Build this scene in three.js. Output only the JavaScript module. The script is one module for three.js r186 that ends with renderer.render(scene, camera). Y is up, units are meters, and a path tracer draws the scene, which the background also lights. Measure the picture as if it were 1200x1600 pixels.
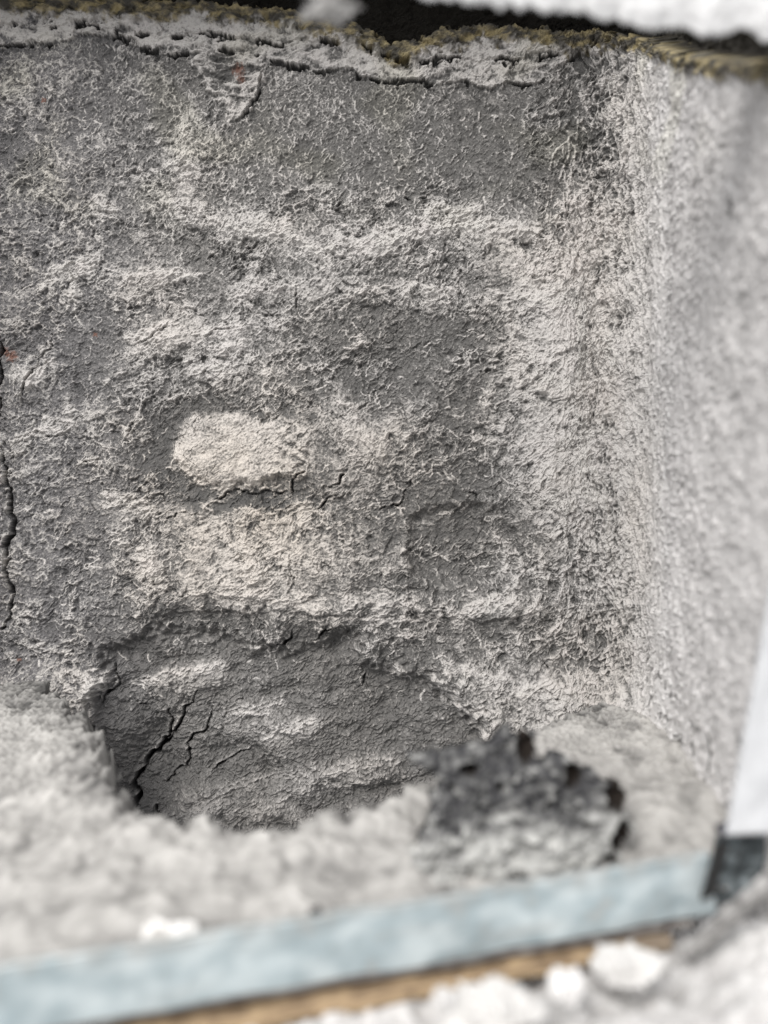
import * as THREE from 'three';
import { mergeVertices, mergeGeometries } from 'three/addons/utils/BufferGeometryUtils.js';

// ---------------------------------------------------------------- camera, sky, sun, exposure
const scene = new THREE.Scene();
const camera = new THREE.PerspectiveCamera(60, 0.75, 0.01, 50);
camera.position.set(0, 0, 0.45); camera.lookAt(0, 0, 0);
camera.focus = 0.447; camera.userData.fStop = 3.1;
const SUN = new THREE.Vector3(-0.36, 0.62, 0.70).normalize();
const sun = new THREE.DirectionalLight(new THREE.Color(1, 0.965, 0.92), 1.9);
sun.position.copy(SUN).multiplyScalar(3); sun.target.position.set(0, 0, 0);
sun.shadow.radius = 56; sun.castShadow = true;
Object.assign(sun.shadow.camera, { left: -0.6, right: 0.6, top: 0.6, bottom: -0.6, near: 0.1, far: 6 });
sun.shadow.mapSize.set(2048, 2048); scene.add(sun, sun.target);
{ // bright hazy sky, brighter towards the sun
  const W = 256, H = 128, d = new Float32Array(W * H * 4), v = new THREE.Vector3();
  for (let j = 0; j < H; j++) for (let i = 0; i < W; i++) {
    const th = (j + 0.5) / H * Math.PI, ph = (i + 0.5) / W * 2 * Math.PI - Math.PI;
    const y = -Math.cos(th); v.set(Math.sin(th) * Math.cos(ph), y, Math.sin(th) * Math.sin(ph));
    const c = Math.max(0, v.dot(SUN)), up = Math.max(0, y);
    const b = (0.56 + 0.28 * up) + 1.1 * Math.pow(c, 5), g = y < 0 ? 1 - 0.5 * Math.min(1, -y * 3) : 1;
    const k = (j * W + i) * 4;
    d[k] = b * 1.0 * g; d[k + 1] = b * 1.0 * g; d[k + 2] = b * 1.015 * g; d[k + 3] = 1;
  }
  const t = new THREE.DataTexture(d, W, H, THREE.RGBAFormat, THREE.FloatType);
  t.mapping = THREE.EquirectangularReflectionMapping; t.magFilter = t.minFilter = THREE.LinearFilter; t.needsUpdate = true;
  scene.background = t; scene.environment = t;
}
const renderer = new THREE.WebGLRenderer({ antialias: true });
renderer.toneMapping = THREE.LinearToneMapping; renderer.toneMappingExposure = 1.34;
renderer.shadowMap.enabled = true;

// ---------------------------------------------------------------- helpers
const K = Math.tan(Math.PI / 6) / 800;                 // metres per photograph pixel per metre of distance
const at = (px, py, d) => [(px - 600) * K * d, (800 - py) * K * d, 0.45 - d];   // real place of a feature seen at a distance
const MM = 0.45 * K;                                   // metres per pixel on the back wall
let seed = 12345;
const rnd = () => { seed = (seed + 0x6D2B79F5) | 0; let t = Math.imul(seed ^ (seed >>> 15), 1 | seed); t = (t + Math.imul(t ^ (t >>> 7), 61 | t)) ^ t; return ((t ^ (t >>> 14)) >>> 0) / 4294967296; };
const PERM = new Uint8Array(512), GX = new Float32Array(256), GY = new Float32Array(256);
for (let i = 0; i < 256; i++) { PERM[i] = i; const a = rnd() * 6.2832; GX[i] = Math.cos(a) * 1.5; GY[i] = Math.sin(a) * 1.5; }
for (let i = 255; i > 0; i--) { const j = (rnd() * (i + 1)) | 0, t = PERM[i]; PERM[i] = PERM[j]; PERM[j] = t; }
for (let i = 0; i < 256; i++) PERM[256 + i] = PERM[i];
function n2(x, y) {
  const xi = Math.floor(x), yi = Math.floor(y), fx = x - xi, fy = y - yi, X = xi & 255, Y = yi & 255;
  const u = fx * fx * fx * (fx * (fx * 6 - 15) + 10), w = fy * fy * fy * (fy * (fy * 6 - 15) + 10);
  const A = PERM[X] + Y, B = PERM[X + 1] + Y, a = PERM[A], b = PERM[B], c = PERM[A + 1], e = PERM[B + 1];
  const p = GX[a] * fx + GY[a] * fy, q = GX[b] * (fx - 1) + GY[b] * fy, r = GX[c] * fx + GY[c] * (fy - 1), s = GX[e] * (fx - 1) + GY[e] * (fy - 1);
  const m = p + u * (q - p), n = r + u * (s - r); return m + w * (n - m);
}
const fbm = (x, y, o = 4) => { let s = 0, a = 0.55; for (let i = 0; i < o; i++) { s += a * n2(x, y); a *= 0.52; x = x * 2.03 + 17.3; y = y * 2.03 + 9.1; } return s; };
const rid = (x, y) => 1 - Math.min(1, Math.abs(n2(x, y)) * 2.2);
const cl = (x, a = 0, b = 1) => x < a ? a : x > b ? b : x;
const ss = (a, b, x) => { const t = cl((x - a) / (b - a)); return t * t * (3 - 2 * t); };
const lerp = (a, b, t) => a + (b - a) * t;
const curve = (pts, x) => { if (x <= pts[0][0]) return pts[0][1]; for (let i = 1; i < pts.length; i++) if (x <= pts[i][0]) return lerp(pts[i - 1][1], pts[i][1], (x - pts[i - 1][0]) / (pts[i][0] - pts[i - 1][0])); return pts[pts.length - 1][1]; };
function polySdf(P, x, y) { // negative inside
  let d = 1e9, s = 1;
  for (let i = 0, j = P.length - 1; i < P.length; j = i++) {
    const ex = P[j][0] - P[i][0], ey = P[j][1] - P[i][1], wx = x - P[i][0], wy = y - P[i][1], t = cl((wx * ex + wy * ey) / (ex * ex + ey * ey));
    const bx = wx - ex * t, by = wy - ey * t; d = Math.min(d, bx * bx + by * by);
    const a = y >= P[i][1], b = y < P[j][1], c = ex * wy > ey * wx; if ((a && b && c) || (!a && !b && !c)) s = -s;
  }
  return s * Math.sqrt(d);
}
const used = {};
const numbered = (n) => { const k = used[n] = (used[n] ?? -1) + 1; return k ? n + '_' + String(k).padStart(3, '0') : n; };
function thing(name, label, category, pos = [0, 0, 0], group) {
  const o = new THREE.Group(); o.name = numbered(name); o.position.set(...pos); scene.add(o);
  o.userData = { label, category }; if (group) o.userData.group = group; return o;
}
function part(name, geo, mat, parent, label) {
  const m = new THREE.Mesh(geo, mat); m.name = name; m.castShadow = m.receiveShadow = true;
  if (label) m.userData.label = label; parent.add(m);
  if (parent !== scene) geo.translate(-parent.position.x, -parent.position.y, -parent.position.z);
  return m;
}
const std = (o) => new THREE.MeshStandardMaterial({ roughness: 0.95, metalness: 0, ...o });
// a sheet of nu x nv cells; fn(u, v, out) fills out.p, out.c and returns false where the sheet is torn away
function sheet(nu, nv, fn, flip) {
  const pos = new Float32Array((nu + 1) * (nv + 1) * 3), col = new Float32Array((nu + 1) * (nv + 1) * 3), ok = new Uint8Array((nu + 1) * (nv + 1)), o = { p: [0, 0, 0], c: [1, 1, 1] };
  for (let j = 0, k = 0; j <= nv; j++) for (let i = 0; i <= nu; i++, k++) {
    ok[k] = fn(i / nu, j / nv, o) === false ? 0 : 1;
    for (let a = 0; a < 3; a++) { pos[k * 3 + a] = o.p[a]; col[k * 3 + a] = o.c[a]; }
  }
  const idx = [];
  for (let j = 0; j < nv; j++) for (let i = 0; i < nu; i++) {
    const a = j * (nu + 1) + i, b = a + 1, c = a + nu + 1, d = c + 1;
    if (!(ok[a] && ok[b] && ok[c] && ok[d])) continue;
    if (flip) idx.push(a, c, b, b, c, d); else idx.push(a, b, c, b, d, c);
  }
  return pack(pos, col, null, idx);
}
function pack(pos, col, uv, idx) { // keep only the vertices that the triangles use
  const map = new Int32Array(pos.length / 3).fill(-1); let n = 0; const ix = new Uint32Array(idx.length);
  for (let i = 0; i < idx.length; i++) { const k = idx[i]; if (map[k] < 0) map[k] = n++; ix[i] = map[k]; }
  const p = new Float32Array(n * 3), c = col && new Float32Array(n * 3), t = uv && new Float32Array(n * 2);
  for (let k = 0; k < map.length; k++) if (map[k] >= 0) {
    const m = map[k];
    for (let a = 0; a < 3; a++) { p[m * 3 + a] = pos[k * 3 + a]; if (c) c[m * 3 + a] = col[k * 3 + a]; }
    if (t) { t[m * 2] = uv[k * 2]; t[m * 2 + 1] = uv[k * 2 + 1]; }
  }
  const g = new THREE.BufferGeometry(); g.setAttribute('position', new THREE.BufferAttribute(p, 3));
  if (c) g.setAttribute('color', new THREE.BufferAttribute(c, 3)); if (t) g.setAttribute('uv', new THREE.BufferAttribute(t, 2));
  g.setIndex(new THREE.BufferAttribute(ix, 1)); g.computeVertexNormals(); return g;
}
const vcol = std({ vertexColors: true });
const DARK = [0.082, 0.080, 0.077], PALE = [0.535, 0.498, 0.458], COLD = [0.505, 0.485, 0.467];
const mix3 = (o, a, b, t) => { for (let i = 0; i < 3; i++) o[i] = lerp(a[i], b[i], t); };

// ---------------------------------------------------------------- the dust-caked back wall: relief, dust cover and some painted shade, on the wall's own grid
const U0 = -70, V0 = -50, UW = 1560, VH = 1600, S = 1.25, TW = Math.round(UW * S), TH = Math.round(VH * S);
const Hm = new Float32Array(TW * TH), Dm = new Float32Array(TW * TH);       // relief in mm, dust cover with painted shade 0..1
const Fm = new Float32Array(TW * TH);                                        // how fibrous the dust is
// soft patches: [x, y, rx, ry, turn, dust, relief mm]
const blobs = [
  [150, 170, 200, 100, 0, -0.04, 0], [20, 160, 50, 50, 0, 0.2, 0], [10, 215, 40, 40, 0, -0.25, -1], [640, 220, 230, 95, 0, -0.13, -1.5], [760, 260, 90, 60, 0, -0.1, 0], [330, 120, 40, 40, 0, -0.2, -2],
  [450, 375, 80, 26, 25, 0.32, 1.5], [700, 365, 170, 18, -4, 0.3, 1.5], [720, 335, 50, 16, 0, 0.25, 1], [590, 388, 90, 14, -14, 0.25, 1], [240, 440, 60, 26, 0, 0.3, 1.5], [350, 350, 70, 18, 10, 0.22, 1],
  [345, 525, 70, 22, -8, 0.34, 2], [235, 535, 60, 24, -30, 0.34, 2.5], [330, 580, 60, 20, -15, 0.26, 1.5], [440, 455, 90, 16, -5, 0.3, 1.5], [690, 465, 120, 22, 6, 0.26, 1], [470, 510, 50, 24, 0, 0.18, 1], [430, 580, 24, 14, 0, 0.3, 1.5],
  [120, 660, 90, 18, -24, 0.25, 2], [90, 430, 60, 18, -20, 0.25, 1], [60, 590, 50, 22, -35, 0.2, 2], [150, 330, 30, 16, 0, 0.28, 1], [290, 210, 18, 60, 10, 0.2, 1], [290, 300, 26, 50, 0, 0.2, 1],
  [640, 570, 170, 60, 16, -0.11, -2], [740, 505, 110, 36, -20, -0.1, -1], [570, 600, 110, 30, 0, -0.08, 0], [250, 650, 70, 50, 0, -0.16, -1], [230, 720, 40, 50, 0, -0.15, -1], [720, 860, 90, 60, 0, -0.08, -2], [700, 790, 90, 50, 0, -0.05, -1],
  [345, 972, 100, 20, 0, -0.22, -4], [495, 1005, 60, 20, 0, -0.2, -5], [600, 1030, 70, 50, 0, -0.12, -3], [912, 180, 22, 70, 0, -0.3, -2], [935, 270, 18, 60, 0, -0.3, -2], [945, 450, 18, 60, 0, -0.25, -2], [990, 505, 16, 14, 0, -0.4, -2], [910, 1010, 60, 70, 0, -0.12, -2], [700, 1000, 120, 30, -15, -0.08, -1],
  [90, 550, 90, 60, 0, -0.1, 0], [60, 830, 90, 120, 0, -0.05, 0], [110, 1000, 120, 40, 0, -0.1, -1], [200, 790, 40, 30, 0, 0.2, 1.5], [235, 885, 18, 32, 0, 0.34, 2.5], [380, 505, 10, 10, 0, 0.1, 0],
  [370, 700, 105, 54, 0, 0.16, 0], [370, 680, 70, 36, 0, 0.12, 0], [530, 695, 90, 66, 0, 0.26, 1], [390, 865, 120, 70, 0, 0.28, 0], [600, 690, 40, 60, 0, 0.15, 1], [600, 880, 40, 40, 0, 0.12, 1],
  [885, 620, 95, 175, 0, 0.46, 4], [880, 470, 70, 60, 10, 0.26, 1.5], [830, 415, 80, 40, 20, 0.2, 1], [870, 760, 50, 60, 0, 0.14, 1], [690, 790, 120, 140, 0, -0.1, -3], [560, 480, 120, 50, 0, -0.08, 0], [1341, 460, 9, 9, 0, -0.7, -1], [1230, 500, 60, 90, 0, -0.12, 0], [1400, 560, 70, 60, 0, -0.14, 0], [1180, 760, 60, 120, 0, 0.1, 0],
  [580, 945, 130, 13, 2, 0.14, 2], [740, 965, 120, 16, -14, 0.14, 2], [440, 975, 12, 26, 0, 0.28, 5], [490, 965, 40, 16, 0, 0.15, 3], [560, 1020, 26, 26, 0, 0.2, 4], [611, 1050, 15, 7, 0, 0.55, 4],
  [880, 1080, 110, 36, 12, 0.32, 3], [740, 1090, 60, 40, 20, 0.18, 3], [960, 1160, 160, 60, 0, 0.25, 4], [100, 1090, 160, 40, 0, 0.25, 4],
  [300, 1065, 54, 20, -18, 0.34, 4], [245, 1075, 20, 16, 0, 0.25, 3], [395, 1125, 50, 22, -10, 0.26, 3], [450, 1145, 50, 20, -18, 0.3, 3.5], [300, 1270, 40, 34, 0, 0.3, 3], [460, 1240, 110, 22, -14, 0.2, 2.5], [400, 1280, 40, 18, -10, 0.25, 3], [470, 1290, 50, 18, -8, 0.22, 3], [540, 1215, 80, 20, -10, 0.16, 2],
  [330, 1205, 80, 28, 0, -0.14, -3], [230, 1200, 40, 70, 20, -0.18, -8], [640, 1120, 90, 60, 0, -0.1, -2], [580, 1240, 90, 20, -10, -0.14, -3], [420, 1310, 90, 20, 0, -0.2, -3],  // patch at the pit's left edge is darkened for its deep shadow
].map((b) => [...b, Math.cos(b[4] * Math.PI / 180), Math.sin(b[4] * Math.PI / 180)]);
const edgeTop = [[-80, 70], [0, 68], [90, 68], [150, 58], [200, 66], [270, 88], [330, 78], [400, 92], [430, 94], [470, 106], [560, 116], [620, 130], [700, 130], [790, 136], [845, 126], [885, 96], [930, 88], [1010, 96]];
const edgeMid = [[-80, 36], [0, 38], [60, 44], [130, 40], [170, 50], [240, 58], [300, 58], [360, 60], [440, 70], [520, 66], [580, 80], [640, 100], [720, 92], [800, 100], [850, 84], [1000, 80]];
const tongue = [[296, 78], [420, 84], [412, 120], [402, 150], [384, 178], [366, 186], [352, 165], [335, 150], [308, 110]];
const pitPoly = [[170, 1010], [265, 985], [420, 1008], [470, 1015], [540, 1000], [590, 1045], [640, 1050], [700, 1085], [740, 1140], [740, 1500], [130, 1500], [150, 1250], [165, 1150], [150, 1100]];
const boxStep = (u, v, cx, cy, rx, ry, a, b, p = 4) => { const g = Math.pow(Math.abs((u - cx) / rx), p) + Math.pow(Math.abs((v - cy) / ry), p); return g > b ? 0 : 1 - ss(a, b, g); };
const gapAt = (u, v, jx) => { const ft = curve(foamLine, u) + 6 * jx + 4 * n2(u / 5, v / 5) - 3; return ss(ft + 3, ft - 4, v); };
const cls = new Uint8Array(TW * TH), gapShade = new Uint8Array(TW * TH), och = new Uint8Array(TW * TH);
const foamLine = [[-80, -6], [0, -2], [150, 2], [300, 8], [460, 22], [560, 46], [610, 74], [650, 72], [690, 50], [760, 46], [850, 54], [930, 58], [1000, 92], [1080, 148], [1169, 206], [1286, 271], [1381, 324], [1446, 359], [1500, 390]];
for (let j = 0; j < TH; j++) for (let i = 0; i < TW; i++) {
  const u = U0 + (i + 0.5) / S, v = V0 + (j + 0.5) / S, k = j * TW + i;
  const wx = n2(u / 46, v / 46 + 40), wy = n2(u / 46 + 80, v / 46), jx = n2(u / 11 + 7, v / 11), jy = n2(u / 11, v / 11 + 31);
  const U = u + wx * 9 + jx * 3.4 + 15 * n2(u / 130 + 3, v / 130), V = v + wy * 9 + jy * 3.4 + 11 * n2(u / 130, v / 130 + 44);
  const side = ss(900, 1120, u + wx * 16); let d = lerp(0.245, 0.74, side), h = 0, f = 1;
  for (let b = 0; b < blobs.length; b++) {
    const B = blobs[b], x = U - B[0], y = V - B[1], m = 1.9 * Math.max(B[2], B[3]);
    if (x > m || x < -m || y > m || y < -m) continue;
    const p = (x * B[7] + y * B[8]) / B[2], q = (-x * B[8] + y * B[7]) / B[3], r = p * p + q * q;
    if (r < 3.4) { const w = (1 - r / 3.4); d += B[5] * (Math.abs(B[5]) < 0.5 ? 0.78 : 1) * w * w; h += B[6] * w * w; }
  }
  // smooth panel at the top, smoother still in the pit
  const panel = ss(880, 780, U) * ss(330, 260, V), pit = ss(16, -16, polySdf(pitPoly, U + jx * 7 + wx * 8, V + jy * 7 + wy * 6));
  f = lerp(f, 0.28, panel * lerp(0.35, 1, ss(240, 460, U))); f = lerp(f, 0.3, pit);
  // raised pads and the recess between them
  const pw = fbm(u / 28, v / 28 + 70, 3); const pad = boxStep(U + pw * 14, V + pw * 12, 380, 706, 108, 57, 0.6, 1.2, 2.5), pad2 = boxStep(U, V, 510, 700, 82, 64, 0.5, 1.5, 2.6);
  const blk = boxStep(U, V, 415, 862, 140, 74, 0.6, 1.5, 4), blk2 = boxStep(U, V, 590, 850, 70, 74, 0.6, 1.4, 4);
  const rec = boxStep(U, V, 722, 850, 82, 62, 0.6, 1.5, 4);
  h += pad * 4.2 + pad2 * 1.8 * (1 - pad) + blk * 2.6 + blk2 * 1.2 - rec * 4.5;
  d += pad * (0.24 + 0.25 * fbm(u / 26 + 60, v / 20, 4) - 0.34 * ss(380, 470, U) * ss(-0.1, 0.25, fbm(U / 12, V / 12 + 20, 2))) + blk * 0.05 - 0.3 * ss(772, 780, V + wy * 6) * ss(800, 788, V + wy * 6) * ss(260, 300, U) * ss(520, 470, U); d -= 0.16 * ss(20, 6, Math.abs(Math.hypot((U - 374) / 1.75, V - 706) - 74)) * (1 - pad); f *= 1 - 0.85 * pad - 0.25 * Math.max(pad2 * 0.6, blk * 0.6);  // dark band beneath the pad is its shadow, painted in through the cover value
  // horizontal ledge below the pads
  const led = curve([[-80, 985], [180, 975], [270, 955], [420, 955], [540, 962], [650, 958], [760, 970], [860, 950], [1000, 940]], u) + wy * 6 + jy * 4;
  h += (2 + 2.4 * n2(u / 60, 7.7)) * ss(led - 34, led - 8, v) * ss(led + 3, led - 2, v) * ss(160, 280, u) * ss(900, 780, u);
  // the pit: a deeper face that comes forward towards its foot
  h += pit * (-8.5 + 3.4 * fbm(U / 44 + 9, V / 26 + 9, 4) + 12 * ss(1040, 1480, v) * ss(1040, 1480, v));
  // swelling towards the foot of the wall on either side, where dust has piled up
  h += (1 - pit) * 9 * ss(1000, 1180, v) * (1 - side); d += 0.16 * ss(1080, 1180, v) * (1 - pit) * (1 - side);
  // corner with the side wall and the left corner
  h += 6 * ss(12, -60, u + wx * 8); f = lerp(f, 0.14, side);
  // top crust in two tiers, and its tongue
  const eo = fbm(u / 34 + 8, v / 24 + 15, 4), e1 = curve(edgeTop, u) + eo * 15 + n2(u / 5, v / 5) * 1.6, e2 = curve(edgeMid, u) + fbm(u / 30 + 38, v / 18 + 45, 4) * 17 + n2(u / 5 + 9, v / 5) * 1.6;
  const tg = polySdf(tongue, u + wx * 9 + jx * 6, v + eo * 16 + jy * 4);
  const cx = ss(985, 930, u), c1 = ss(e1 + 2, e1 - 2, v) * cx, c2 = ss(e2 + 2.4, e2 - 2.4, v) * cx, c3 = ss(4, -3, tg);
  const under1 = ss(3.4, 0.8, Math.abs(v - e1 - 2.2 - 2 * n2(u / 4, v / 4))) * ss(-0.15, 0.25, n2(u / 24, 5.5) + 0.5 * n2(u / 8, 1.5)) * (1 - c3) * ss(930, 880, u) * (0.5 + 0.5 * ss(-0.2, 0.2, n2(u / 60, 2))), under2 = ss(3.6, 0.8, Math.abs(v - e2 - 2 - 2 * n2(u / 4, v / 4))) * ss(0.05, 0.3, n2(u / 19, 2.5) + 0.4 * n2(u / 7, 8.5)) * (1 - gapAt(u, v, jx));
  h += 2.1 * Math.max(c1, c3 * 0.7) + 1.5 * c2 - (under1 * 4 + under2 * 3.6); d -= under1 * 0.9 + under2 * 0.9;  // shade beneath each crust edge is painted in by darkening the shallow undercuts
  const fl = fbm(U / 30 + 11, V / 14 + 3, 3); d += (0.33 + fl * 1.1) * Math.max(c1, c3) + 0.12 * c2; h += Math.max(c1, c3) * fl * 2.8; f *= 1 - 0.6 * Math.max(c1, c3);
  const gap = gapAt(u, v, jx); h -= gap * 14; d -= gap * 0.6; gapShade[k] = gap * 255;
  if (c3 > 0.5 && tg < -6) d -= 0.18 * ss(60, 20, Math.abs(u - 330)) ;
  const fo = curve(foamLine, u), ow = (34 + 18 * wx) * (1 - 0.3 * side), ochre = ss(ow, ow * 0.5, v - fo + 9 * jx + 5 * n2(u / 5 + 3, v / 5)); if (ochre > 0) { const q = fbm(u / 26 + 90, v / 15, 4); h += ochre * (q * 3 + 1.2); d += ochre * q * 0.4; }
  och[k] = ochre * 255;
  cls[k] = ochre > 0.5 ? 6 : c1 > 0.5 || (c3 > 0.5 && v < 186) ? 1 : pad > 0.5 ? 2 : blk > 0.5 || blk2 > 0.5 ? 3 : pit > 0.5 ? 5 : rec > 0.5 ? 4 : 0;
  // noise relief: clumps, curled ridges, grain
  const big = fbm(U / 70, V / 70, 3), cl1 = fbm(U / 22 + 5, V / 22, 3), corner = ss(870, 950, u) * ss(1130, 1030, u);
  const vr = 0.35 + 0.65 * ss(-0.25, 0.3, fbm(U / 90 + 21, V / 60 + 8, 2)); f *= lerp(1, vr, 1 - corner * 0.6); const ry = lerp(1, 0.55, corner), r1 = rid((U + wx * 6) / 9.5, V * ry / 9), r2 = rid(U / 4.6 + 3, V * ry / 4.6 + jx), g1 = n2(u / 2.6, v / 2.6), g2 = n2(u / 4.4 + 50, v / 4.4), g3 = n2(u / 1.7, v / 1.7 + 9);
  const rr = f * (0.6 * r1 * r1 + 0.55 * r2 * r2);
  h += big * 2.4 + cl1 * 1.5 * (0.4 + 0.6 * f) * (1 - 0.5 * side) + rr * 1.1 + (g2 * 0.24 + g1 * 0.17 + g3 * 0.08) * (1 - 0.5 * side);
  const wisp = ss(0.12, 0.5, fbm((U + wy * 14) / 34 + 30, (V + wx * 10) / 21, 3)) * f, hol = ss(0.1, 0.45, fbm(U / 15 + 60, V * ry / 15 + 60, 2)) * (0.3 + 0.7 * f) * (1 - pad) * (1 - 0.7 * pit) * (1 - 0.5 * c1);
  const is0 = fbm(U / 17 + 120, V / 11 + 44, 4) + 0.7 * fbm(U / 60 + 50, V / 36, 2) + 0.9 * (d - 0.36), isl = ss(-0.03, 0.14, is0) * (0.25 + 0.75 * f) * (1 - side) * (1 - pad) * (1 - 0.8 * c1); d += isl * 0.3 - 0.12 * (1 - c1) * (1 - side) * (1 - pad); h += isl * 0.9;
  h += wisp * 1.7 - hol * 1.3;
  d += 0.06 + big * 0.14 + cl1 * 0.34 * (0.35 + 0.65 * f) + (rr - 0.3 * f) * 0.42 + wisp * 0.32 - hol * 0.3 + 0.26 * fbm(u / 6.5 + 81, v / 6, 2) * (1 - 0.6 * side) + (g2 * 0.18 + g1 * 0.18 * (1 - 0.5 * side) + g3 * 0.14 * (1 - 0.6 * side)) * (1 - 0.55 * isl);
  if (pad > 0) { const pt = ss(-0.05, 0.3, fbm(U / 13 + 7, V / 10 + 20, 3)); d = lerp(d, 0.63 - 0.14 * ss(300, 330, U + 20 * wy) * ss(360, 330, U) + 0.34 * fbm(u / 30 + 60, v / 18, 4) - 0.42 * pt * ss(370, 480, U) + 0.28 * g1 + 0.2 * g2 - 0.25 * ss(0.03, 0.0, Math.abs(n2(u / 26 + 4, v / 16))), pad * 0.92); h += pad * 1.6 * fbm(u / 24, v / 16 + 33, 4) - pad * pt * 1.4 * ss(370, 480, U); }
  // fine flecks, and the stringy dark band in the corner
  const fk = n2(u / 1.9 + 33, v / 1.9), fq = n2(u / 3.1 + 71, v / 3.1); d += 0.42 * ss(0.4, 0.7, fk) * (0.5 + 0.5 * f) - 0.3 * ss(0.4, 0.8, fq) * (1 - pad * 0.8); h += 0.3 * ss(0.42, 0.75, fk) - 0.4 * ss(0.4, 0.8, fq);
  const band = (1 - 0.5 * ss(520, 720, v)) * ss(862, 900, u + wx * 14) * ss(975, 925, u + wx * 14) * ss(1110, 1020, v), st = rid(U / 9 + 14, V / 34 + jx * 0.3);
  const b2 = ss(872, 925, u + wx * 10) * ss(1060, 955, u) * ss(1120, 1020, v); if (b2 > 0) { const net = Math.max(rid(U / 17 + 140 + jy * 0.2, V / 46 + 3), 0.9 * rid(U / 10 + 9, V / 15 + 77)), ce = ss(0.75, 0.25, net); d += b2 * (0.2 - 0.38 * ce); h += b2 * (0.4 - 1.3 * ce); }
  if (band > 0) { d -= band * (0.0 + 0.3 * ss(-0.1, 0.3, n2(U / 40 + 5, V / 90)) * ss(0.0, 0.4, n2(U / 13, V / 40 + 7))); d += band * 0.34 * st * st; h += band * (st * st * 1.6 - 0.8); }
  if (side > 0) { const lo = ss(940, 1080, v); d += side * (0.12 * n2(u / 24, v / 20) + 0.3 * ss(0.25, 0.5, n2(u / 9 + 30, v / 9)) - 0.4 * ss(0.22, 0.5, n2(u / 14 + 60, v / 17)) * (0.5 + 0.8 * lo)); h += side * (0.9 * ss(0.25, 0.5, n2(u / 9 + 30, v / 9))); }
  // pebbled skin in the pit
  if (pit > 0.05) { const pb = Math.abs(n2(U / 8.5, V / 6.5)) + 0.7 * Math.abs(n2(U / 4.6, V / 3.8)); h += pit * pb * 1.3; d += pit * (0.02 + (pb - 0.35) * 0.2); }
  d = lerp(d, 0.17 + 0.62 * d - 0.2 * ss(300, 190, u), pit);  // pit's shade painted in along with thinner dust, deepest at the left
  // hairline cracks
  d -= 0.13 * pit; const ck = Math.abs(n2(u / 34 + jx * 0.22, v / 28 + jy * 0.22)), mk = ss(0.05, 0.35, n2(u / 90 + 3, v / 90));  // pit darkened once more for its shade
  if (ck < 0.03 && mk > 0 && panel < 0.5) h -= mk * 1.6 * (1 - ck / 0.03);
  Hm[k] = h; Dm[k] = d; Fm[k] = f * (1 - pad);
}
// lint strands: thousands of short curled paths laid on the relief
function stamp(x, y, r, dh, dd) {
  const i0 = Math.max(0, Math.floor((x - r - U0) * S)), i1 = Math.min(TW - 1, Math.ceil((x + r - U0) * S)), j0 = Math.max(0, Math.floor((y - r - V0) * S)), j1 = Math.min(TH - 1, Math.ceil((y + r - V0) * S));
  for (let j = j0; j <= j1; j++) for (let i = i0; i <= i1; i++) {
    const a = U0 + (i + 0.5) / S - x, b = V0 + (j + 0.5) / S - y, q = 1 - (a * a + b * b) / (r * r); if (q <= 0) continue;
    const k = j * TW + i; Hm[k] += dh * q; Dm[k] += dd * q;
  }
}
const at2 = (F, u, v) => F[cl(Math.floor((v - V0) * S), 0, TH - 1) * TW + cl(Math.floor((u - U0) * S), 0, TW - 1)];
for (let n = 0; n < 22000; n++) {
  let x = U0 + rnd() * UW, y = 50 + rnd() * 1060; const f = at2(Fm, x, y), panel = x < 880 && y < 320;
  const keep = panel ? 0.3 : f * (0.08 + 0.92 * cl(0.35 + 1.6 * fbm(x / 50, y / 34 + 200, 2))); if (rnd() > keep) continue;
  const corner = x > 880, len = panel ? 4 + rnd() * 10 : 5 + rnd() * 22; let a = corner || panel ? Math.PI / 2 + (rnd() - 0.5) * 1.8 : rnd() * 6.28, w = (rnd() - 0.5) * 0.34;
  const r = 0.95 + rnd() * rnd() * 1.7, hh = 0.1 + rnd() * 0.22, dd = 0.09 + rnd() * 0.3;
  for (let s = 0; s < len; s++) { const e = Math.min(1, (len - s) / 4); stamp(x, y, r, hh * e, dd * e); x += Math.cos(a); y += Math.sin(a); a += w + (rnd() - 0.5) * 0.5; if (rnd() < 0.04) w = -w; }
}
for (let n = 0; n < 3400; n++) { // short squiggles on the smoother top panel, and long strings down the corner
  const cor = n < 500; let x = cor ? 880 + rnd() * 230 : rnd() * 890, y = cor ? 100 + rnd() * 900 : 112 + rnd() * 250, a = Math.PI / 2 + (rnd() - 0.5) * (cor ? 0.5 : 1.8), w = (rnd() - 0.5) * 0.5;
  if (!cor && (rnd() < 0.7 * ss(640, 800, x) || rnd() < 0.6 * ss(400, 100, x))) continue; const len = cor ? 25 + rnd() * 70 : 3 + rnd() * rnd() * 22, r = cor ? 1.5 + rnd() * 1.3 : 1.1 + rnd() * 0.9;
  for (let s = 0; s < len; s++) { const e = Math.min(1, (len - s) / 4); stamp(x, y, r, 0.2 * e, (cor ? 0.14 : 0.17) * e); x += Math.cos(a); y += Math.sin(a); if (cor) a += (Math.PI / 2 - a) * 0.06 + (rnd() - 0.5) * 0.5; else { a += w + (rnd() - 0.5) * 0.6; if (rnd() < 0.12) w = -w; } }
}
for (let n = 0; n < 9000; n++) { // specks and crumbs
  const x = U0 + rnd() * UW, y = 60 + rnd() * 1240, r = 1 + rnd() * rnd() * 2.6; stamp(x, y, r, 0.35 + 0.3 * r * rnd(), 0.06 + 0.22 * rnd());
}
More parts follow.
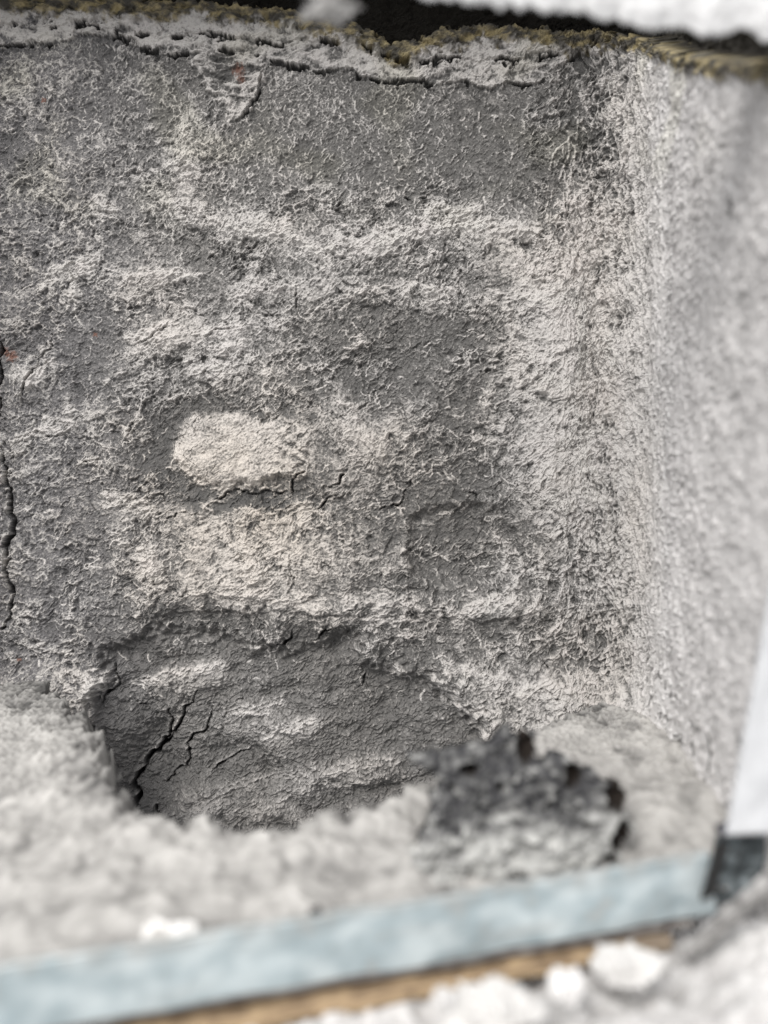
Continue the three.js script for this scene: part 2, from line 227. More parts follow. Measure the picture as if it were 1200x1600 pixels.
// open cracks: [half width px, depth mm, x, y, x, y ...]
const cracks = [
  [4.5, 9, -2, 690, 8, 720, 14, 760, 20, 810, 12, 860, 14, 900, 18, 940, 4, 985], [4, 8, -4, 520, 3, 540, -2, 600, 2, 650], [2, 4, 80, 520, 76, 548, 46, 590, 38, 612, 40, 640], [1.6, 3, 20, 690, 50, 678, 90, 682, 120, 668], [1.5, 3, 190, 700, 200, 672, 222, 652], [1.5, 3, 120, 727, 145, 720, 160, 708],
  [2, 4, 318, 800, 340, 780, 362, 768, 400, 768, 440, 772, 458, 768], [2.4, 5, 455, 775, 462, 748, 480, 735], [2, 4, 492, 802, 508, 786, 532, 772], [2.2, 4, 505, 762, 530, 748, 545, 742], [2, 4, 560, 795, 618, 792, 636, 765, 645, 745], [1.5, 3, 455, 930, 460, 900, 448, 870], [1.5, 3, 232, 800, 250, 812, 290, 800, 330, 806],
  [3, 7, 176, 1044, 178, 1066, 166, 1088, 154, 1108], [2, 5, 145, 1122, 155, 1150, 150, 1160], [3.4, 10, 306, 1084, 288, 1106, 272, 1136, 262, 1150, 250, 1172, 226, 1198, 205, 1216], [4.2, 12, 262, 1108, 258, 1150, 232, 1188, 202, 1218, 194, 1240], [2.6, 7, 324, 1116, 318, 1142, 292, 1166, 286, 1198, 264, 1222, 243, 1236], [5.5, 14, 154, 1200, 162, 1222, 164, 1240, 176, 1256], [5.5, 14, 238, 1268, 246, 1284, 252, 1300], [6, 14, 198, 1236, 205, 1256, 202, 1276], [2, 4, 330, 1210, 345, 1200, 352, 1188],
  [2.6, 7, 428, 1008, 444, 1010, 452, 996, 456, 984], [2.4, 6, 486, 1004, 500, 992, 528, 978], [2.4, 6, 568, 1074, 574, 1056], [2.6, 6, 412, 108, 404, 146, 386, 172, 372, 186], [1.4, 3, 466, 440, 460, 462, 464, 492], [1.6, 3, 628, 300, 640, 318], [1.8, 4, 690, 336, 684, 362], [1.5, 3, 378, 392, 410, 380], [1.4, 3, 560, 398, 556, 424], [2.6, 5, 733, 760, 738, 772, 746, 778], [1.6, 4, 850, 1030, 858, 1044], [2, 4, 840, 1070, 880, 1096], [1.8, 3, 205, 545, 240, 525, 262, 505], [1.6, 3, 300, 528, 330, 524, 372, 508], [1.6, 3, 300, 594, 318, 588, 326, 572],
  [1.8, 4, 210, 1108, 222, 1100, 228, 1094], [2, 5, 390, 1175, 340, 1196, 330, 1215], [1.6, 4, 424, 1190, 412, 1182],
];
for (const c of cracks) for (let q = 2; q + 3 < c.length; q += 2) {
  const L = Math.hypot(c[q + 2] - c[q], c[q + 3] - c[q + 1]), n = Math.ceil(L * 1.4);
  for (let s = 0; s < n; s++) {
    const t = s / n, x0 = lerp(c[q], c[q + 2], t), y0 = lerp(c[q + 1], c[q + 3], t), x = x0 + n2(x0 / 24, y0 / 24) * 7 + n2(x0 / 9, y0 / 9) * 3.4 + (rnd() - 0.5) * 1.2, y = y0 + n2(x0 / 24 + 70, y0 / 24) * 7 + n2(x0 / 9 + 70, y0 / 9) * 3.4 + (rnd() - 0.5) * 1.2;
    const w = c[0] * (0.72 + 0.6 * n2(x0 / 12 + 20, y0 / 12)) * Math.max(0.3, Math.pow(Math.sin(Math.PI * cl((q - 2 + 2 * t) / (c.length - 4))), 0.6)); stamp(x - 0.7 * w - 1, y - 0.7 * w - 1, w + 1.6, 0.15, 0.03); stamp(x, y, w, -c[1] * 0.32, -0.12);
  }
}
// smeared ridges of pale lint: [half width px, dust, x, y, x, y ...]
const smears = [
  [7, 0.3, 190, 450, 205, 434, 250, 428, 305, 436], [8, 0.3, 190, 532, 228, 522, 268, 503], [8, 0.3, 298, 526, 340, 520, 378, 512], [7, 0.26, 325, 548, 384, 540], [7, 0.28, 298, 594, 326, 580, 368, 574], [6, 0.3, 40, 612, 58, 592, 78, 566], [7, 0.26, 16, 690, 60, 676, 114, 668], [6, 0.24, 188, 684, 216, 654], [6, 0.24, 118, 728, 152, 714], [7, 0.24, 358, 468, 420, 455, 474, 446], [7, 0.22, 478, 492, 520, 474, 572, 456, 606, 450],
  [9, 0.28, 228, 868, 240, 862, 242, 904], [7, 0.3, 334, 802, 322, 790, 336, 778, 352, 776], [6, 0.22, 516, 622, 546, 634, 556, 654, 572, 690], [8, 0.26, 270, 332, 330, 344, 378, 366, 430, 362, 470, 380, 508, 402], [9, 0.28, 540, 392, 600, 380, 650, 360, 722, 352, 802, 360, 862, 382, 902, 424], [7, 0.24, 690, 330, 720, 326, 738, 340], [7, 0.28, 146, 308, 158, 326, 176, 330], [7, 0.22, 292, 196, 284, 250, 292, 284], [7, 0.24, 60, 440, 100, 420, 150, 404], [7, 0.24, 110, 438, 140, 426],
  [7, 0.26, 276, 690, 282, 730, 300, 748, 350, 762], [7, 0.14, 290, 924, 400, 936, 484, 940], [8, 0.12, 530, 932, 590, 944, 646, 938], [7, 0.22, 536, 966, 622, 970, 722, 960, 806, 938], [5, 0.22, 766, 828, 792, 858, 784, 902], [5, 0.22, 806, 858, 816, 890, 792, 928, 738, 950], [5, 0.2, 842, 852, 852, 918, 822, 960], [6, 0.2, 880, 900, 872, 980, 840, 1010], [9, 0.24, 196, 1074, 262, 1054, 342, 1040], [8, 0.2, 360, 1120, 420, 1108, 440, 1100], [8, 0.22, 410, 1154, 460, 1136, 490, 1130], [9, 0.1, 340, 1240, 420, 1218, 520, 1206, 620, 1190], [8, 0.1, 430, 1250, 500, 1236, 560, 1230], [7, 0.26, 170, 770, 200, 792, 240, 790], [6, 0.2, 20, 1000, 60, 1010, 120, 1020], [7, 0.2, 800, 1080, 860, 1066, 930, 1090], [6, 0.26, 690, 1060, 700, 1090, 740, 1110],
];
for (const c of smears) for (let q = 2; q + 3 < c.length; q += 2) {
  const L = Math.hypot(c[q + 2] - c[q], c[q + 3] - c[q + 1]), n = Math.ceil(L * 2.2);
  for (let s = 0; s < n; s++) { // many short strands combed along the ridge
    const t = s / n, o = (rnd() + rnd() - 1) * c[0] * 1.5, dx = (c[q + 2] - c[q]) / L, dy = (c[q + 3] - c[q + 1]) / L; let x = lerp(c[q], c[q + 2], t) - dy * o, y = lerp(c[q + 1], c[q + 3], t) + dx * o, a = Math.atan2(dy, dx) + (rnd() - 0.5) * 1.1;
    x += n2(x / 14, y / 14) * 6; y += n2(x / 14 + 50, y / 14) * 6;
    const m = 5 + rnd() * 9, r = 1.2 + rnd() * 1.4; for (let e = 0; e < m; e++) { stamp(x, y, r, 0.085, c[1] * 0.16); x += Math.cos(a); y += Math.sin(a); a += (rnd() - 0.5) * 0.4; }
  }
}
// colour and fine relief textures of the wall
const wallTex = new Uint8Array(TW * TH * 4), wallBump = new Uint8Array(TW * TH * 4);
const srgb = (x) => 255 * (x <= 0.0031308 ? 12.92 * x : 1.055 * Math.pow(x, 1 / 2.4) - 0.055);
const rust = [[18, 556, 12], [8, 548, 9], [148, 522, 5], [372, 108, 13], [376, 122, 9], [66, 155, 5], [30, 1030, 4]];
for (let j = 0; j < TH; j++) for (let i = 0; i < TW; i++) {
  const k = j * TW + i, u = U0 + i / S, v = V0 + j / S; const m = 0.32 * ss(-0.3, 0.9, Dm[k]) + 0.68 * ss(0.14, 0.78, Dm[k]);
  const sd = ss(960, 1150, u), wq = 1 - cl(Math.hypot((u - 420) / 330, (v - 800) / 240)), warm = (1 - sd) * 0.8 * wq * 2 + 0.45 * (1 - sd) * ss(0.2, -0.3, fbm(u / 160, v / 160 + 60, 2)) * ss(-50, 400, v), c = [0, 0, 0];
  mix3(c, DARK, [lerp(COLD[0], PALE[0], warm) + 0.1 * sd, lerp(COLD[1], PALE[1], warm) + 0.108 * sd, lerp(COLD[2], PALE[2], warm) + 0.12 * sd], m);
  if (v < 420) { const g = ss(0.05, 0.5, n2(u / 110 + 4, v / 90)) * 0.10 * ss(420, 250, v); c[0] *= 1 + g * 0.1; c[1] *= 1 + g * 0.1; c[2] *= 1 - g * 0.4; }
  if (m < 0.3 && u < 330) c[2] *= 1 + 0.05 * ss(330, 60, u);
  for (const r of rust) { const dd = Math.hypot(u - r[0], v - r[1]); if (dd < r[2]) { const t = ss(r[2], r[2] * 0.3, dd + 5 * n2(u / 4, v / 4)) * 0.75; c[0] = lerp(c[0], 0.17, t); c[1] = lerp(c[1], 0.075, t); c[2] = lerp(c[2], 0.05, t); } }
  if (och[k]) { const t = och[k] / 255, q = ss(-0.25, 0.45, fbm(u / 24 + 40, v / 13, 4)); c[0] = lerp(c[0], lerp(0.025, 0.32, q), t * 0.9); c[1] = lerp(c[1], lerp(0.021, 0.26, q), t * 0.9); c[2] = lerp(c[2], lerp(0.012, 0.125, q), t * 0.9); }
  if (gapShade[k]) { const t = gapShade[k] / 255; c[0] = lerp(c[0], 0.016, t); c[1] = lerp(c[1], 0.014, t); c[2] = lerp(c[2], 0.010, t); }  // shade of the gap painted near-black over the carved recess
  for (let a = 0; a < 3; a++) wallTex[k * 4 + a] = cl(srgb(c[a]), 0, 255); wallTex[k * 4 + 3] = 255;
  let b = 0; if (i > 1 && j > 1 && i < TW - 2 && j < TH - 2) b = Hm[k] - (Hm[k - 2] + Hm[k + 2] + Hm[k - 2 * TW] + Hm[k + 2 * TW]) / 4;
  wallBump[k * 4] = wallBump[k * 4 + 1] = wallBump[k * 4 + 2] = cl(128 + b * 128, 0, 255); wallBump[k * 4 + 3] = 255;
}
const tex = (a, srgbSpace) => { const t = new THREE.DataTexture(a, TW, TH, THREE.RGBAFormat); t.magFilter = t.minFilter = THREE.LinearFilter; if (srgbSpace) t.colorSpace = THREE.SRGBColorSpace; t.needsUpdate = true; return t; };
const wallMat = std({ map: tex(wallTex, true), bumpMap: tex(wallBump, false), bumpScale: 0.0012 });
// the wall's developed width -> place and outward normal
const BU = 878, BR = 0.0345, BX = (BU - 600) * MM;
function bendAt(u) {
  if (u <= BU) return [(u - 600) * MM, 0, 0, 1];
  const a = (u - BU) * MM / BR; if (a < Math.PI / 2) return [BX + BR * Math.sin(a), BR * (1 - Math.cos(a)), -Math.sin(a), Math.cos(a)];
  const l = (u - BU) * MM - BR * Math.PI / 2; return [BX + BR - 0.011 * l, BR + l, -1, 0];
}
{
  const us = [], st = 1.6; for (let u = U0 + 1; u < U0 + UW - 3; u += u < 1030 ? st : u < 1120 ? 2 : 3) us.push(u);
  const nx = us.length - 1, ny = Math.floor(VH / st) - 1, n = (nx + 1) * (ny + 1);
  const pos = new Float32Array(n * 3), uv = new Float32Array(n * 2), lists = Array.from({ length: 14 }, () => []), kc = new Uint8Array(n);
  for (let j = 0, k = 0; j <= ny; j++) for (let i = 0; i <= nx; i++, k++) {
    const u = us[i], v = V0 + 1 + j * st, a = Math.min(TW - 2, Math.floor((u - U0) * S - 0.5)), b = Math.min(TH - 2, Math.floor((v - V0) * S - 0.5)), q = b * TW + a;
    const h = (Hm[q] + Hm[q + 1] + Hm[q + TW] + Hm[q + TW + 1]) / 4000, B = bendAt(u);
    pos[k * 3] = B[0] + B[2] * h; pos[k * 3 + 1] = (800 - v) * MM; pos[k * 3 + 2] = B[1] + B[3] * h; uv[k * 2] = (u - U0) / UW; uv[k * 2 + 1] = (v - V0) / VH;
    kc[k] = cls[q] + (u + 14 * n2(v / 30, 4.4) > 1000 ? 7 : 0);
  }
  for (let j = 0; j < ny; j++) for (let i = 0; i < nx; i++) { const a = j * (nx + 1) + i, c = a + nx + 1; lists[kc[a]].push(a, c, a + 1, a + 1, c, c + 1); }
  const wall = thing('back_wall', 'dark grey back wall caked in matted dust, between crust and dust floor', 'wall', [0, -0.2, 0]);
  const wall2 = thing('side_wall', 'pale grey dust-furred side wall at right, blurring towards the camera', 'wall', [0.13, -0.2, 0.08]);
  const nm = ['dust_coat', 'dust_crust', 'dust_pad', 'mortar_block', 'wall_recess', 'broken_face', 'foam_fringe'], lb = [null, 'flaking pale crust ledge along the top of the wall', 'smooth pale beige raised pad', 'rough beige block below the smooth pad', 'dark sunken pocket', 'dark pebbled face with open black cracks', 'mustard brown crumbling fringe above the crust'];
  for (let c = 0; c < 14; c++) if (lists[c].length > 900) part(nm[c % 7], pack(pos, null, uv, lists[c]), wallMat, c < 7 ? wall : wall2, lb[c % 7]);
}
// unseen left wall and upper board, added to block light, shortened to admit some
{
  const w = thing('unseen_left_wall', 'unseen grey dusty left side wall added to block light', 'wall', [-0.225, -0.2, 0.08]);
  part('wall_panel', sheet(60, 140, (a, b, o) => { const z = lerp(-0.02, 0.04, a), y = lerp(0.28, -0.2, b); o.p = [-0.222 + 0.002 * fbm(z * 60, y * 60), y, z]; mix3(o.c, DARK, PALE, 0.5 + 0.4 * fbm(z * 90, y * 90)); }), vcol, w);
  const s = thing('unseen_soffit', 'unseen dark upper board added over the cavity to block light', 'board', [0, 0.276, 0.08]);
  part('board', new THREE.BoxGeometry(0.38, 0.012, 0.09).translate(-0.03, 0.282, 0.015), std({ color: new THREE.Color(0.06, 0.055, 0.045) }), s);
}

// ---------------------------------------------------------------- floor: thick lint blanket with a torn hole, rising to a rim
const hole = [[-0.185, -0.03], [-0.165, 0.012], [-0.138, 0.045], [-0.122, 0.072], [-0.112, 0.1], [-0.0924, 0.13], [-0.076, 0.14], [-0.058, 0.143], [-0.0365, 0.153], [-0.026, 0.139], [-0.012, 0.134], [0.0023, 0.126], [0.0219, 0.112], [0.038, 0.09], [0.062, 0.062], [0.082, 0.038], [0.1, 0.014], [0.112, -0.03]];
const stripZ = (x) => 0.218 - 0.044 * (x + 0.1273) / 0.2293;
const floorY = (x, z) => 0 - 0.004 * ss(0.12, 0.17, z) * ss(0, 0.04, x) + -0.085 - 0.034 * z / 0.19 + (x > 0 ? -0.007 * ss(0.03, 0.09, x) * ss(0.09, 0, z) : 0) + (x < -0.08 ? -0.008 * ss(-0.08, -0.14, x) * ss(0.08, 0.19, z) : 0);
function floorRelief(x, z) {
  const sd = polySdf(hole, x + 0.006 * n2(x * 120, z * 120) + 0.004 * n2(x * 330, z * 330), z + 0.006 * n2(x * 120 + 9, z * 120) + 0.004 * n2(x * 330, z * 330 + 9));
  const big = fbm(x * 55, z * 55, 3), mid = fbm(x * 170 + 3, z * 170, 3), fine = fbm(x * 520, z * 520 + 8, 2), rd = rid(x * 240 + mid, z * 240);
  const near = ss(0.06, 0.15, z) * ss(-0.002, -0.014, z - stripZ(x)), h = big * lerp(2.6, 5.2, near) + mid * lerp(1.1, 0.45, near) + (fine + rd * rd) * lerp(1.1, 0.18, near) + 3.5 * ss(0.03, 0.004, sd) * ss(0.04, 0.1, z);
  return [floorY(x, z) + h * 0.001 - 0.016 * ss(0.003, -0.007, sd), sd, big, mid, fine, rd];
}
{
  const fl = thing('dust_blanket', 'thick pale grey lint blanket with torn rim along the galvanised strip', 'dust blanket', [0, -0.12, 0.1]);
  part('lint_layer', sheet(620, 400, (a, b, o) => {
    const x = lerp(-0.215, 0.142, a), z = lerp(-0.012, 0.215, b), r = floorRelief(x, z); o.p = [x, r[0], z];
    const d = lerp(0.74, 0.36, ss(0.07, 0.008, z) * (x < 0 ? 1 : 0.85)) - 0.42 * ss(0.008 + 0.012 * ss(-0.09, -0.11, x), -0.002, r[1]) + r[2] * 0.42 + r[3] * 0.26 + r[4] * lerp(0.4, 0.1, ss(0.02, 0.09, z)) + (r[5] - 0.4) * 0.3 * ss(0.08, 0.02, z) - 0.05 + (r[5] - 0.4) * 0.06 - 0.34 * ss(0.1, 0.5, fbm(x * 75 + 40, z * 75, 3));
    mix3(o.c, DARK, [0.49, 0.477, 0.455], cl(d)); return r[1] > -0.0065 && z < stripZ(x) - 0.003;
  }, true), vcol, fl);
}
{ // torn grey clump standing at the right of the rim
  const out = [[640, 1178], [668, 1170], [700, 1168], [738, 1160], [758, 1158], [790, 1122], [802, 1146], [812, 1158], [828, 1136], [840, 1158], [832, 1186], [860, 1172], [890, 1185], [930, 1205], [960, 1225], [982, 1238], [984, 1262], [970, 1285], [996, 1286], [978, 1325], [966, 1345], [958, 1372], [960, 1420], [880, 1450], [820, 1450], [760, 1450], [700, 1450], [640, 1450], [610, 1440], [640, 1330], [670, 1270], [672, 1232], [690, 1222], [672, 1205], [645, 1196]];
  const holes = [[822, 1168, 18, 28, 1], [733, 1198, 18, 11, 1], [893, 1212, 20, 21, 1], [964, 1244, 27, 29, 1], [968, 1306, 20, 30, 1], [944, 1346, 25, 16, 1], [808, 1368, 16, 9, 1], [852, 1252, 8, 7, 1], [705, 1222, 7, 6, 1], [915, 1282, 9, 7, 1], [780, 1226, 6, 8, 1]];
  const tg = thing('torn_lint_clump', 'torn dark grey lint clump with brown holes standing on the pale blanket', 'lint clump', at(810, 1390, 0.284));
  const G = [[], []], nx = 250, ny = 200, X0 = 605, X1 = 1005, Y0 = 1115, Y1 = 1445, n = (nx + 1) * (ny + 1);
  const P = [new Float32Array(n * 3), new Float32Array(n * 3)], C = new Float32Array(n * 3), inn = new Float32Array(n), hol = new Float32Array(n), hid = new Uint8Array(n);
  for (let j = 0, k = 0; j <= ny; j++) for (let i = 0; i <= nx; i++, k++) {
    const u = lerp(X0, X1, i / nx), v = lerp(Y0, Y1, j / ny), sd = polySdf(out, u + 9 * n2(u / 17, v / 17) + 4 * n2(u / 7, v / 7), v + 9 * n2(u / 17 + 9, v / 17) + 4 * n2(u / 7, v / 7 + 9)); inn[k] = sd;
    let ho = 0; for (const q of holes) { const w = 1 - ss(0.5, 1.1, Math.hypot((u - q[0]) / q[2], (v - q[1]) / q[3]) + 0.25 * n2(u / 9, v / 9)); if (w > ho) { ho = w; hid[k] = holes.indexOf(q); } } hol[k] = ho;
    const t = Math.min(1, Math.max(0, -sd) / 22), th = Math.sqrt(1 - (1 - t) * (1 - t)), big = fbm(u / 46, v / 46, 3), mid = fbm(u / 19 + 5, v / 19, 3), fine = n2(u / 6, v / 6);
    const lean = (v - 1400) / 260, D = 0.284 - 0.028 * lean, rg = rid(u / 30 + mid, v / 24 + 7), zf = 0.0035 * th + (big * 5 + mid * 1.6 + rg * 3.2 + fine * 0.7) * 0.001 * th - 0.012 * ho;
    const x = (u - 600) * K, y = (800 - v) * K;
    for (let f = 0; f < 2; f++) { const s = (D - (f ? -0.006 * th : zf)); P[f][k * 3] = x * D; P[f][k * 3 + 1] = y * D; P[f][k * 3 + 2] = 0.45 - s; }
    const low = ss(1238, 1322, v + 80 * big - (u < 720 ? 40 : 0)), d = cl(0.04 + 0.64 * low + mid * 0.5 + 0.5 * ss(0.16, 0.4, fbm(u / 30 + 70, v / 20, 3)) + fine * 0.06), c = [0, 0, 0];
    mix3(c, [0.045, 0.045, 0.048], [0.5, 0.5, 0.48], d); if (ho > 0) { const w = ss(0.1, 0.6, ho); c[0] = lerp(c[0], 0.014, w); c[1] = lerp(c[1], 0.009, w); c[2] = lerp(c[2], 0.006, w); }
    C.set(c, k * 3);
  }
  const li = [[], []], hl = holes.map(() => []);
  for (let j = 0; j < ny; j++) for (let i = 0; i < nx; i++) { const a = j * (nx + 1) + i, c = a + nx + 1; if (Math.max(inn[a], inn[a + 1], inn[c], inn[c + 1]) > 0) continue; const t = [a, c, a + 1, a + 1, c, c + 1], b = [a, a + 1, c, a + 1, c + 1, c]; (hol[a] > 0.5 ? hl[hid[a]] : li[0]).push(...t); li[1].push(...b); }
  part('lint_body', mergeGeometries([pack(P[0], C, null, li[0]), pack(P[1], C, null, li[1])]), vcol, tg);
  for (const q of hl) if (q.length > 30) part('torn_hole', pack(P[0], C, null, q), vcol, tg, 'dark brown torn hole');
}

// ---------------------------------------------------------------- galvanised strip, wood lath, folded corner, pale jamb
const galv = (u, v, c) => { const m = fbm(u * 16, v * 2.2 + 7, 3), s = fbm(u * 60 + v * 9, v * 5, 3), k = ss(0.2, 0.5, n2(u * 5 + v * 1.2, v * 14)); mix3(c, [0.29, 0.365, 0.395], [0.60, 0.665, 0.68], cl(0.5 + m * 1.2 + s * 0.3)); const e = ss(0.16, 0.0, v + 0.12 * n2(u * 40, 2)) + 0.4 * k; mix3(c, c, [0.36, 0.35, 0.33], cl(e) * 0.6); if (m < -0.2) { const t = ss(-0.2, -0.45, m) * 0.5; c[0] = lerp(c[0], 0.5, t); c[1] = lerp(c[1], 0.5, t); c[2] = lerp(c[2], 0.48, t); } };
const galvMat = std({ vertexColors: true, roughness: 0.42, metalness: 0.4 });
// bars built from a cross-section swept between two ends, with bevelled edges
function bar(A, B, prof, n, wob, colour) { // prof: list of [across (down the face), out (towards camera)] in metres, closed
  const a = new THREE.Vector3(...A), b = new THREE.Vector3(...B), T = b.clone().sub(a).normalize(), O = new THREE.Vector3(0, 0, 1).addScaledVector(T, -T.z).normalize(), Dn = T.clone().cross(O).normalize(); if (Dn.y > 0) Dn.negate();
  const m = prof.length, p = new THREE.Vector3();
  const s = sheet(n, m, (u, v, o) => { const k = Math.round(v * m) % m, q = prof[k]; p.lerpVectors(a, b, u).addScaledVector(Dn, q[0]).addScaledVector(O, q[1] + wob * fbm(u * 8 + 3, q[0] * 60, 3)); p.y += wob * 0.6 * n2(u * 12 + (q[2] ?? 0), 3.3); o.p = [p.x, p.y, p.z]; colour(u, q[0], o.c); }, true);
  return s;
}
const plate = (h, t, rows, b = 0.0006) => { const r = [[0, -t], [0, -b], [b * 0.6, 0]]; for (let i = 1; i < rows; i++) r.push([h * i / rows, 0]); r.push([h - b * 0.6, 0], [h, -b], [h, -t]); return r; };
{
  const A = at(-160, 1538, 0.232), B = at(1112, 1332, 0.276);
  const st = thing('metal_strip', 'long blue-grey galvanised metal strip across the bottom of the opening', 'metal strip', [...at(500, 1500, 0.25)]);
  const hs = 0.0192;
  part('strip_face', bar(A, B, plate(hs, 0.0022, 14), 260, 0.0012, (u, y, c) => galv(u, y / hs, c)), galvMat, st);
  // thin dark bar painted for the gap line below the strip
  const A2 = at(-160, 1642, 0.2335), B2 = at(1082, 1437, 0.2765);
  part('hem', bar(A2, B2, plate(0.0022, 0.004, 2, 0.0005), 160, 0.0008, (u, y, c) => mix3(c, [0.12, 0.1, 0.09], [0.4, 0.38, 0.36], cl(0.35 + fbm(u * 40, 2, 3)))), vcol, st, 'dark bar painted as the gap line below the strip');
  const wd = thing('wood_lath', 'thin tan wooden lath directly under the galvanised strip', 'wood lath', at(700, 1560, 0.25));
  const A3 = at(120, 1640, 0.2395), B3 = at(1050, 1462, 0.2745);
  part('lath_body', bar(A3, B3, plate(0.0049, 0.012, 8, 0.0009), 240, 0.0012, (u, y, c) => { const g = fbm(u * 16, y * 2600, 3), k = fbm(u * 60, y * 900 + 5, 2); mix3(c, [0.14, 0.095, 0.06], [0.50, 0.365, 0.22], cl(0.55 + g * 1.1 + k * 0.5)); if (u > 0.8) mix3(c, c, [0.2, 0.17, 0.14], ss(0.8, 1, u) * 0.7); }), vcol, wd);
}
function quadPlate(Q, t, nu, nv, bend, colour) { // four corners (clockwise from upper left), given thickness
  const v = Q.map((q) => new THREE.Vector3(...q)), N = v[1].clone().sub(v[0]).cross(v[3].clone().sub(v[0])).normalize(); if (N.z < 0) N.negate();
  const p = new THREE.Vector3(), q = new THREE.Vector3(), rows = [[0, -t], [0, 0]]; for (let i = 1; i < nv; i++) rows.push([i / nv, 0]); rows.push([1, 0], [1, -t]);
  const m = rows.length; // wrapped round so that front, edges and back close
  return sheet(nu + 2, m, (a, b, o) => { const k = Math.round(b * m) % m, R = rows[k], i = Math.round(a * (nu + 2)), u = cl((i - 1) / nu); let out = R[1]; if (i === 0 || i === nu + 2) out = -t; p.lerpVectors(v[0], v[1], u); q.lerpVectors(v[3], v[2], u); p.lerp(q, R[0]).addScaledVector(N, out + bend * fbm(u * 3, R[0] * 4, 2)); o.p = [p.x, p.y, p.z]; colour(u, R[0], o.c); }, true);
}
{
  const jb = thing('pale_jamb', 'smooth white sheet-metal jamb at the right edge above the dark corner', 'metal jamb', at(1180, 1300, 0.268));
  const pale = (u, v, c) => mix3(c, [0.45, 0.46, 0.475], [0.55, 0.56, 0.575], cl(0.5 + fbm(u * 4, v * 9, 3)));
  part('jamb_face', quadPlate([at(1218, 840, 0.27), at(1330, 840, 0.262), at(1330, 1300, 0.262), at(1132, 1306, 0.272)], 0.003, 20, 90, 0.0012, pale), std({ vertexColors: true, roughness: 0.6, metalness: 0.1 }), jb);
  const cn = thing('folded_corner', 'dark folded metal corner at the right end of the galvanised strip', 'metal corner', at(1150, 1400, 0.268));
  const dk = (u, v, c) => mix3(c, [0.03, 0.035, 0.038], [0.14, 0.165, 0.175], cl(0.45 + 0.9 * fbm(u * 5 + 3, v * 5, 3)));  // shade inside the fold is put into these dark metal tones
  part('corner_web', quadPlate([at(1122, 1308, 0.284), at(1200, 1300, 0.284), at(1192, 1400, 0.28), at(1096, 1418, 0.28)], 0.002, 24, 24, 0.003, dk), galvMat, cn, 'dull blue web with shade painted dark');
  part('upper_lip', bar(at(1124, 1298, 0.274), at(1196, 1290, 0.272), plate(0.0024, 0.006, 2), 30, 0.0008, (u, v, c) => { c[0] = c[1] = 0.06; c[2] = 0.07; }), vcol, cn);
  part('slit_shade', quadPlate([at(1122, 1318, 0.272), at(1140, 1320, 0.272), at(1118, 1398, 0.27), at(1097, 1408, 0.27)], 0.002, 6, 20, 0.001, (u, v, c) => { c[0] = c[1] = c[2] = 0.012; }), vcol, cn, 'black plate painted as the dark gap');  // black plate stands in for the shade inside the opening
  part('diagonal_flange', bar(at(1212, 1352, 0.262), at(1062, 1482, 0.266), plate(0.0048, 0.0009, 6, 0.0003), 60, 0.0005, (u, v, c) => mix3(c, [0.16, 0.155, 0.15], [0.52, 0.51, 0.5], cl(0.5 + 1.6 * fbm(u * 9, v * 300, 4)))), galvMat, cn, 'pale grey folded flange');
  part('flange_edge', bar(at(1206, 1384, 0.262), at(1072, 1500, 0.266), plate(0.0022, 0.004, 3), 60, 0.0012, (u, v, c) => mix3(c, [0.09, 0.09, 0.09], [0.25, 0.24, 0.23], cl(0.5 + fbm(u * 20, v * 300, 3)))), vcol, cn, 'lower fold with shadow painted into its grey');  // shadow under the flange is put into this bar's dark colour
}
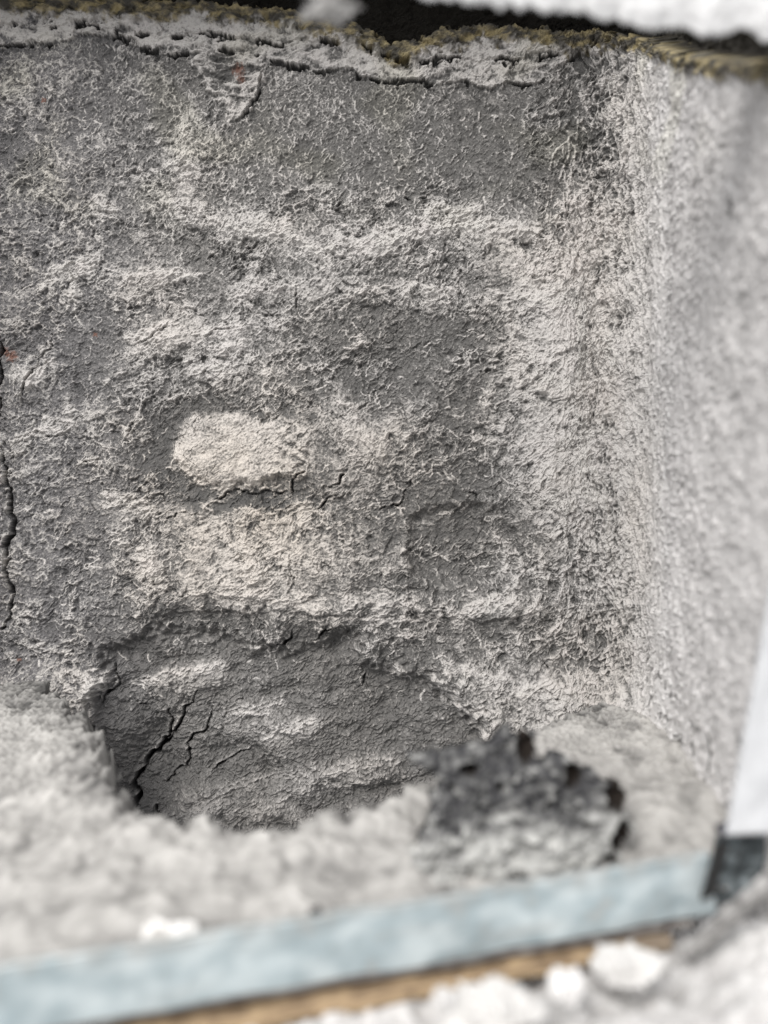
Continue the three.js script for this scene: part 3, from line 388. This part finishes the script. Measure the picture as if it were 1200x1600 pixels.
// ---------------------------------------------------------------- mortar sill in the foreground with crumbs
{
  const gy = (x, z) => { const t = ss(0.02, 0.13, x); return -0.1455 + 0.017 * t * t + 0.006 * ss(0.19, 0.26, z) * 0 - 0.02 * (z - 0.19); };
  const sill = part('ground', sheet(420, 200, (a, b, o) => {
    const x = lerp(-0.26, 0.22, a), z = lerp(0.165, 0.36, b), big = fbm(x * 40, z * 40 + 3, 3), mid = fbm(x * 140, z * 140, 3), fine = fbm(x * 480, z * 480, 2);
    o.p = [x, gy(x, z) + 0.006 * big + 0.004 * mid + 0.0014 * fine, z]; mix3(o.c, [0.2, 0.19, 0.185], [0.62, 0.61, 0.6], cl(0.68 + 0.4 * big + 0.5 * mid + 0.2 * fine));
  }, true), vcol, scene); sill.userData.kind = 'structure'; sill.userData.label = 'rough pale mortar sill in the foreground';
  const chunk = (px, py, d, rx, ry, rz, name, label, cat, col, group) => {
    const g0 = mergeVertices(new THREE.IcosahedronGeometry(1, 28).deleteAttribute('uv').deleteAttribute('normal')), p = g0.attributes.position, c0 = at(px, py, d), sx = rnd() * 90;
    for (let i = 0; i < p.count; i++) { let x = p.getX(i), y = p.getY(i), z = p.getZ(i); const q = 1 + 0.75 * fbm(x * 1.3 + sx, y * 1.3 + z * 1.1, 4) + 0.35 * fbm(x * 4 + sx, y * 4 + z * 3.1, 3) - 0.12 * rid(x * 2.2 + sx, y * 2.2 + z); p.setXYZ(i, c0[0] + x * q * rx, c0[1] + y * q * ry, c0[2] + z * q * rz); }
    g0.computeVertexNormals(); const t = part(name, g0, std({ color: new THREE.Color(...col) }), scene); t.name = numbered(name);
    t.userData = { label, category: cat, ...(group ? { group } : {}) }; return t;
  };
  const W = [0.56, 0.55, 0.535], Gp = 'plaster crumbs on the mortar sill';
  chunk(772, 1578, 0.243, 0.0125, 0.006, 0.008, 'plaster_chunk', 'largest white plaster chunk below the wooden lath at bottom centre', 'plaster chunk', W, Gp);
  chunk(975, 1508, 0.258, 0.0098, 0.0042, 0.007, 'plaster_chunk', 'flat white plaster chunk under the right end of the wooden lath', 'plaster chunk', W, Gp);
  chunk(886, 1540, 0.25, 0.0042, 0.0044, 0.004, 'plaster_chunk', 'small round plaster crumb between the two big white chunks', 'plaster chunk', [0.66, 0.65, 0.64], Gp);
  chunk(690, 1562, 0.2435, 0.0026, 0.0034, 0.003, 'plaster_chunk', 'tiny plaster crumb touching the lath left of the largest chunk', 'plaster chunk', [0.62, 0.61, 0.6], Gp);
  chunk(262, 1466, 0.2525, 0.0082, 0.0042, 0.0035, 'lint_tuft', 'bright white lint tuft lying against the strip at lower left', 'lint tuft', [0.74, 0.73, 0.71]);
  chunk(495, 1427, 0.256, 0.0019, 0.0013, 0.002, 'dark_crumb', 'tiny black crumb on the upper edge of the galvanised strip', 'crumb', [0.02, 0.02, 0.02]);
  chunk(514, 6, 0.262, 0.0078, 0.0062, 0.006, 'plaster_drip', 'white blurred plaster drip hanging at the top edge left of the gap', 'plaster drip', W);
}
// ---------------------------------------------------------------- white lintel, with a ragged lower edge
{
  const low = [[420, -40], [610, -12], [660, 0], [700, 5], [800, 17], [900, 24], [960, 31], [1000, 41], [1020, 54], [1062, 44], [1110, 62], [1150, 52], [1200, 68], [1330, 88]];
  const lt = thing('white_lintel', 'blurred white plaster lintel with ragged lower edge at top right', 'lintel', at(950, 0, 0.262));
  const D = (px) => lerp(0.25, 0.268, (px - 400) / 900);
  part('plaster', sheet(260, 60, (a, b, o) => {
    const px = lerp(-120, 1340, a), d = D(px), k = b * 3, e = (curve(low, px) + 7 * n2(px / 17, 1.5) + 4 * n2(px / 7, 6.5)), yl = (800 - e) * K * d, x = (px - 600) * K * d, z = 0.45 - d, r = 0.0011 * fbm(px / 18, b * 14, 3);
    // front face from above down to the edge, underside back, inner face up again
    if (k < 1) o.p = [x, lerp(yl + 0.019, yl + 0.001, k), z + 0.0035 - 0.004 * k * k + r]; else if (k < 2) o.p = [x, yl + 0.001 + 0.014 * (k - 1) + r, lerp(z - 0.0005, z - 0.016, k - 1)]; else o.p = [x, lerp(yl + 0.015, yl + 0.019, k - 2), z - 0.016 + r];
    mix3(o.c, [0.6, 0.6, 0.6], [0.82, 0.82, 0.82], cl(0.7 + fbm(px / 40, b * 6, 3)));
  }, true), vcol, lt);
}
renderer.render(scene, camera);
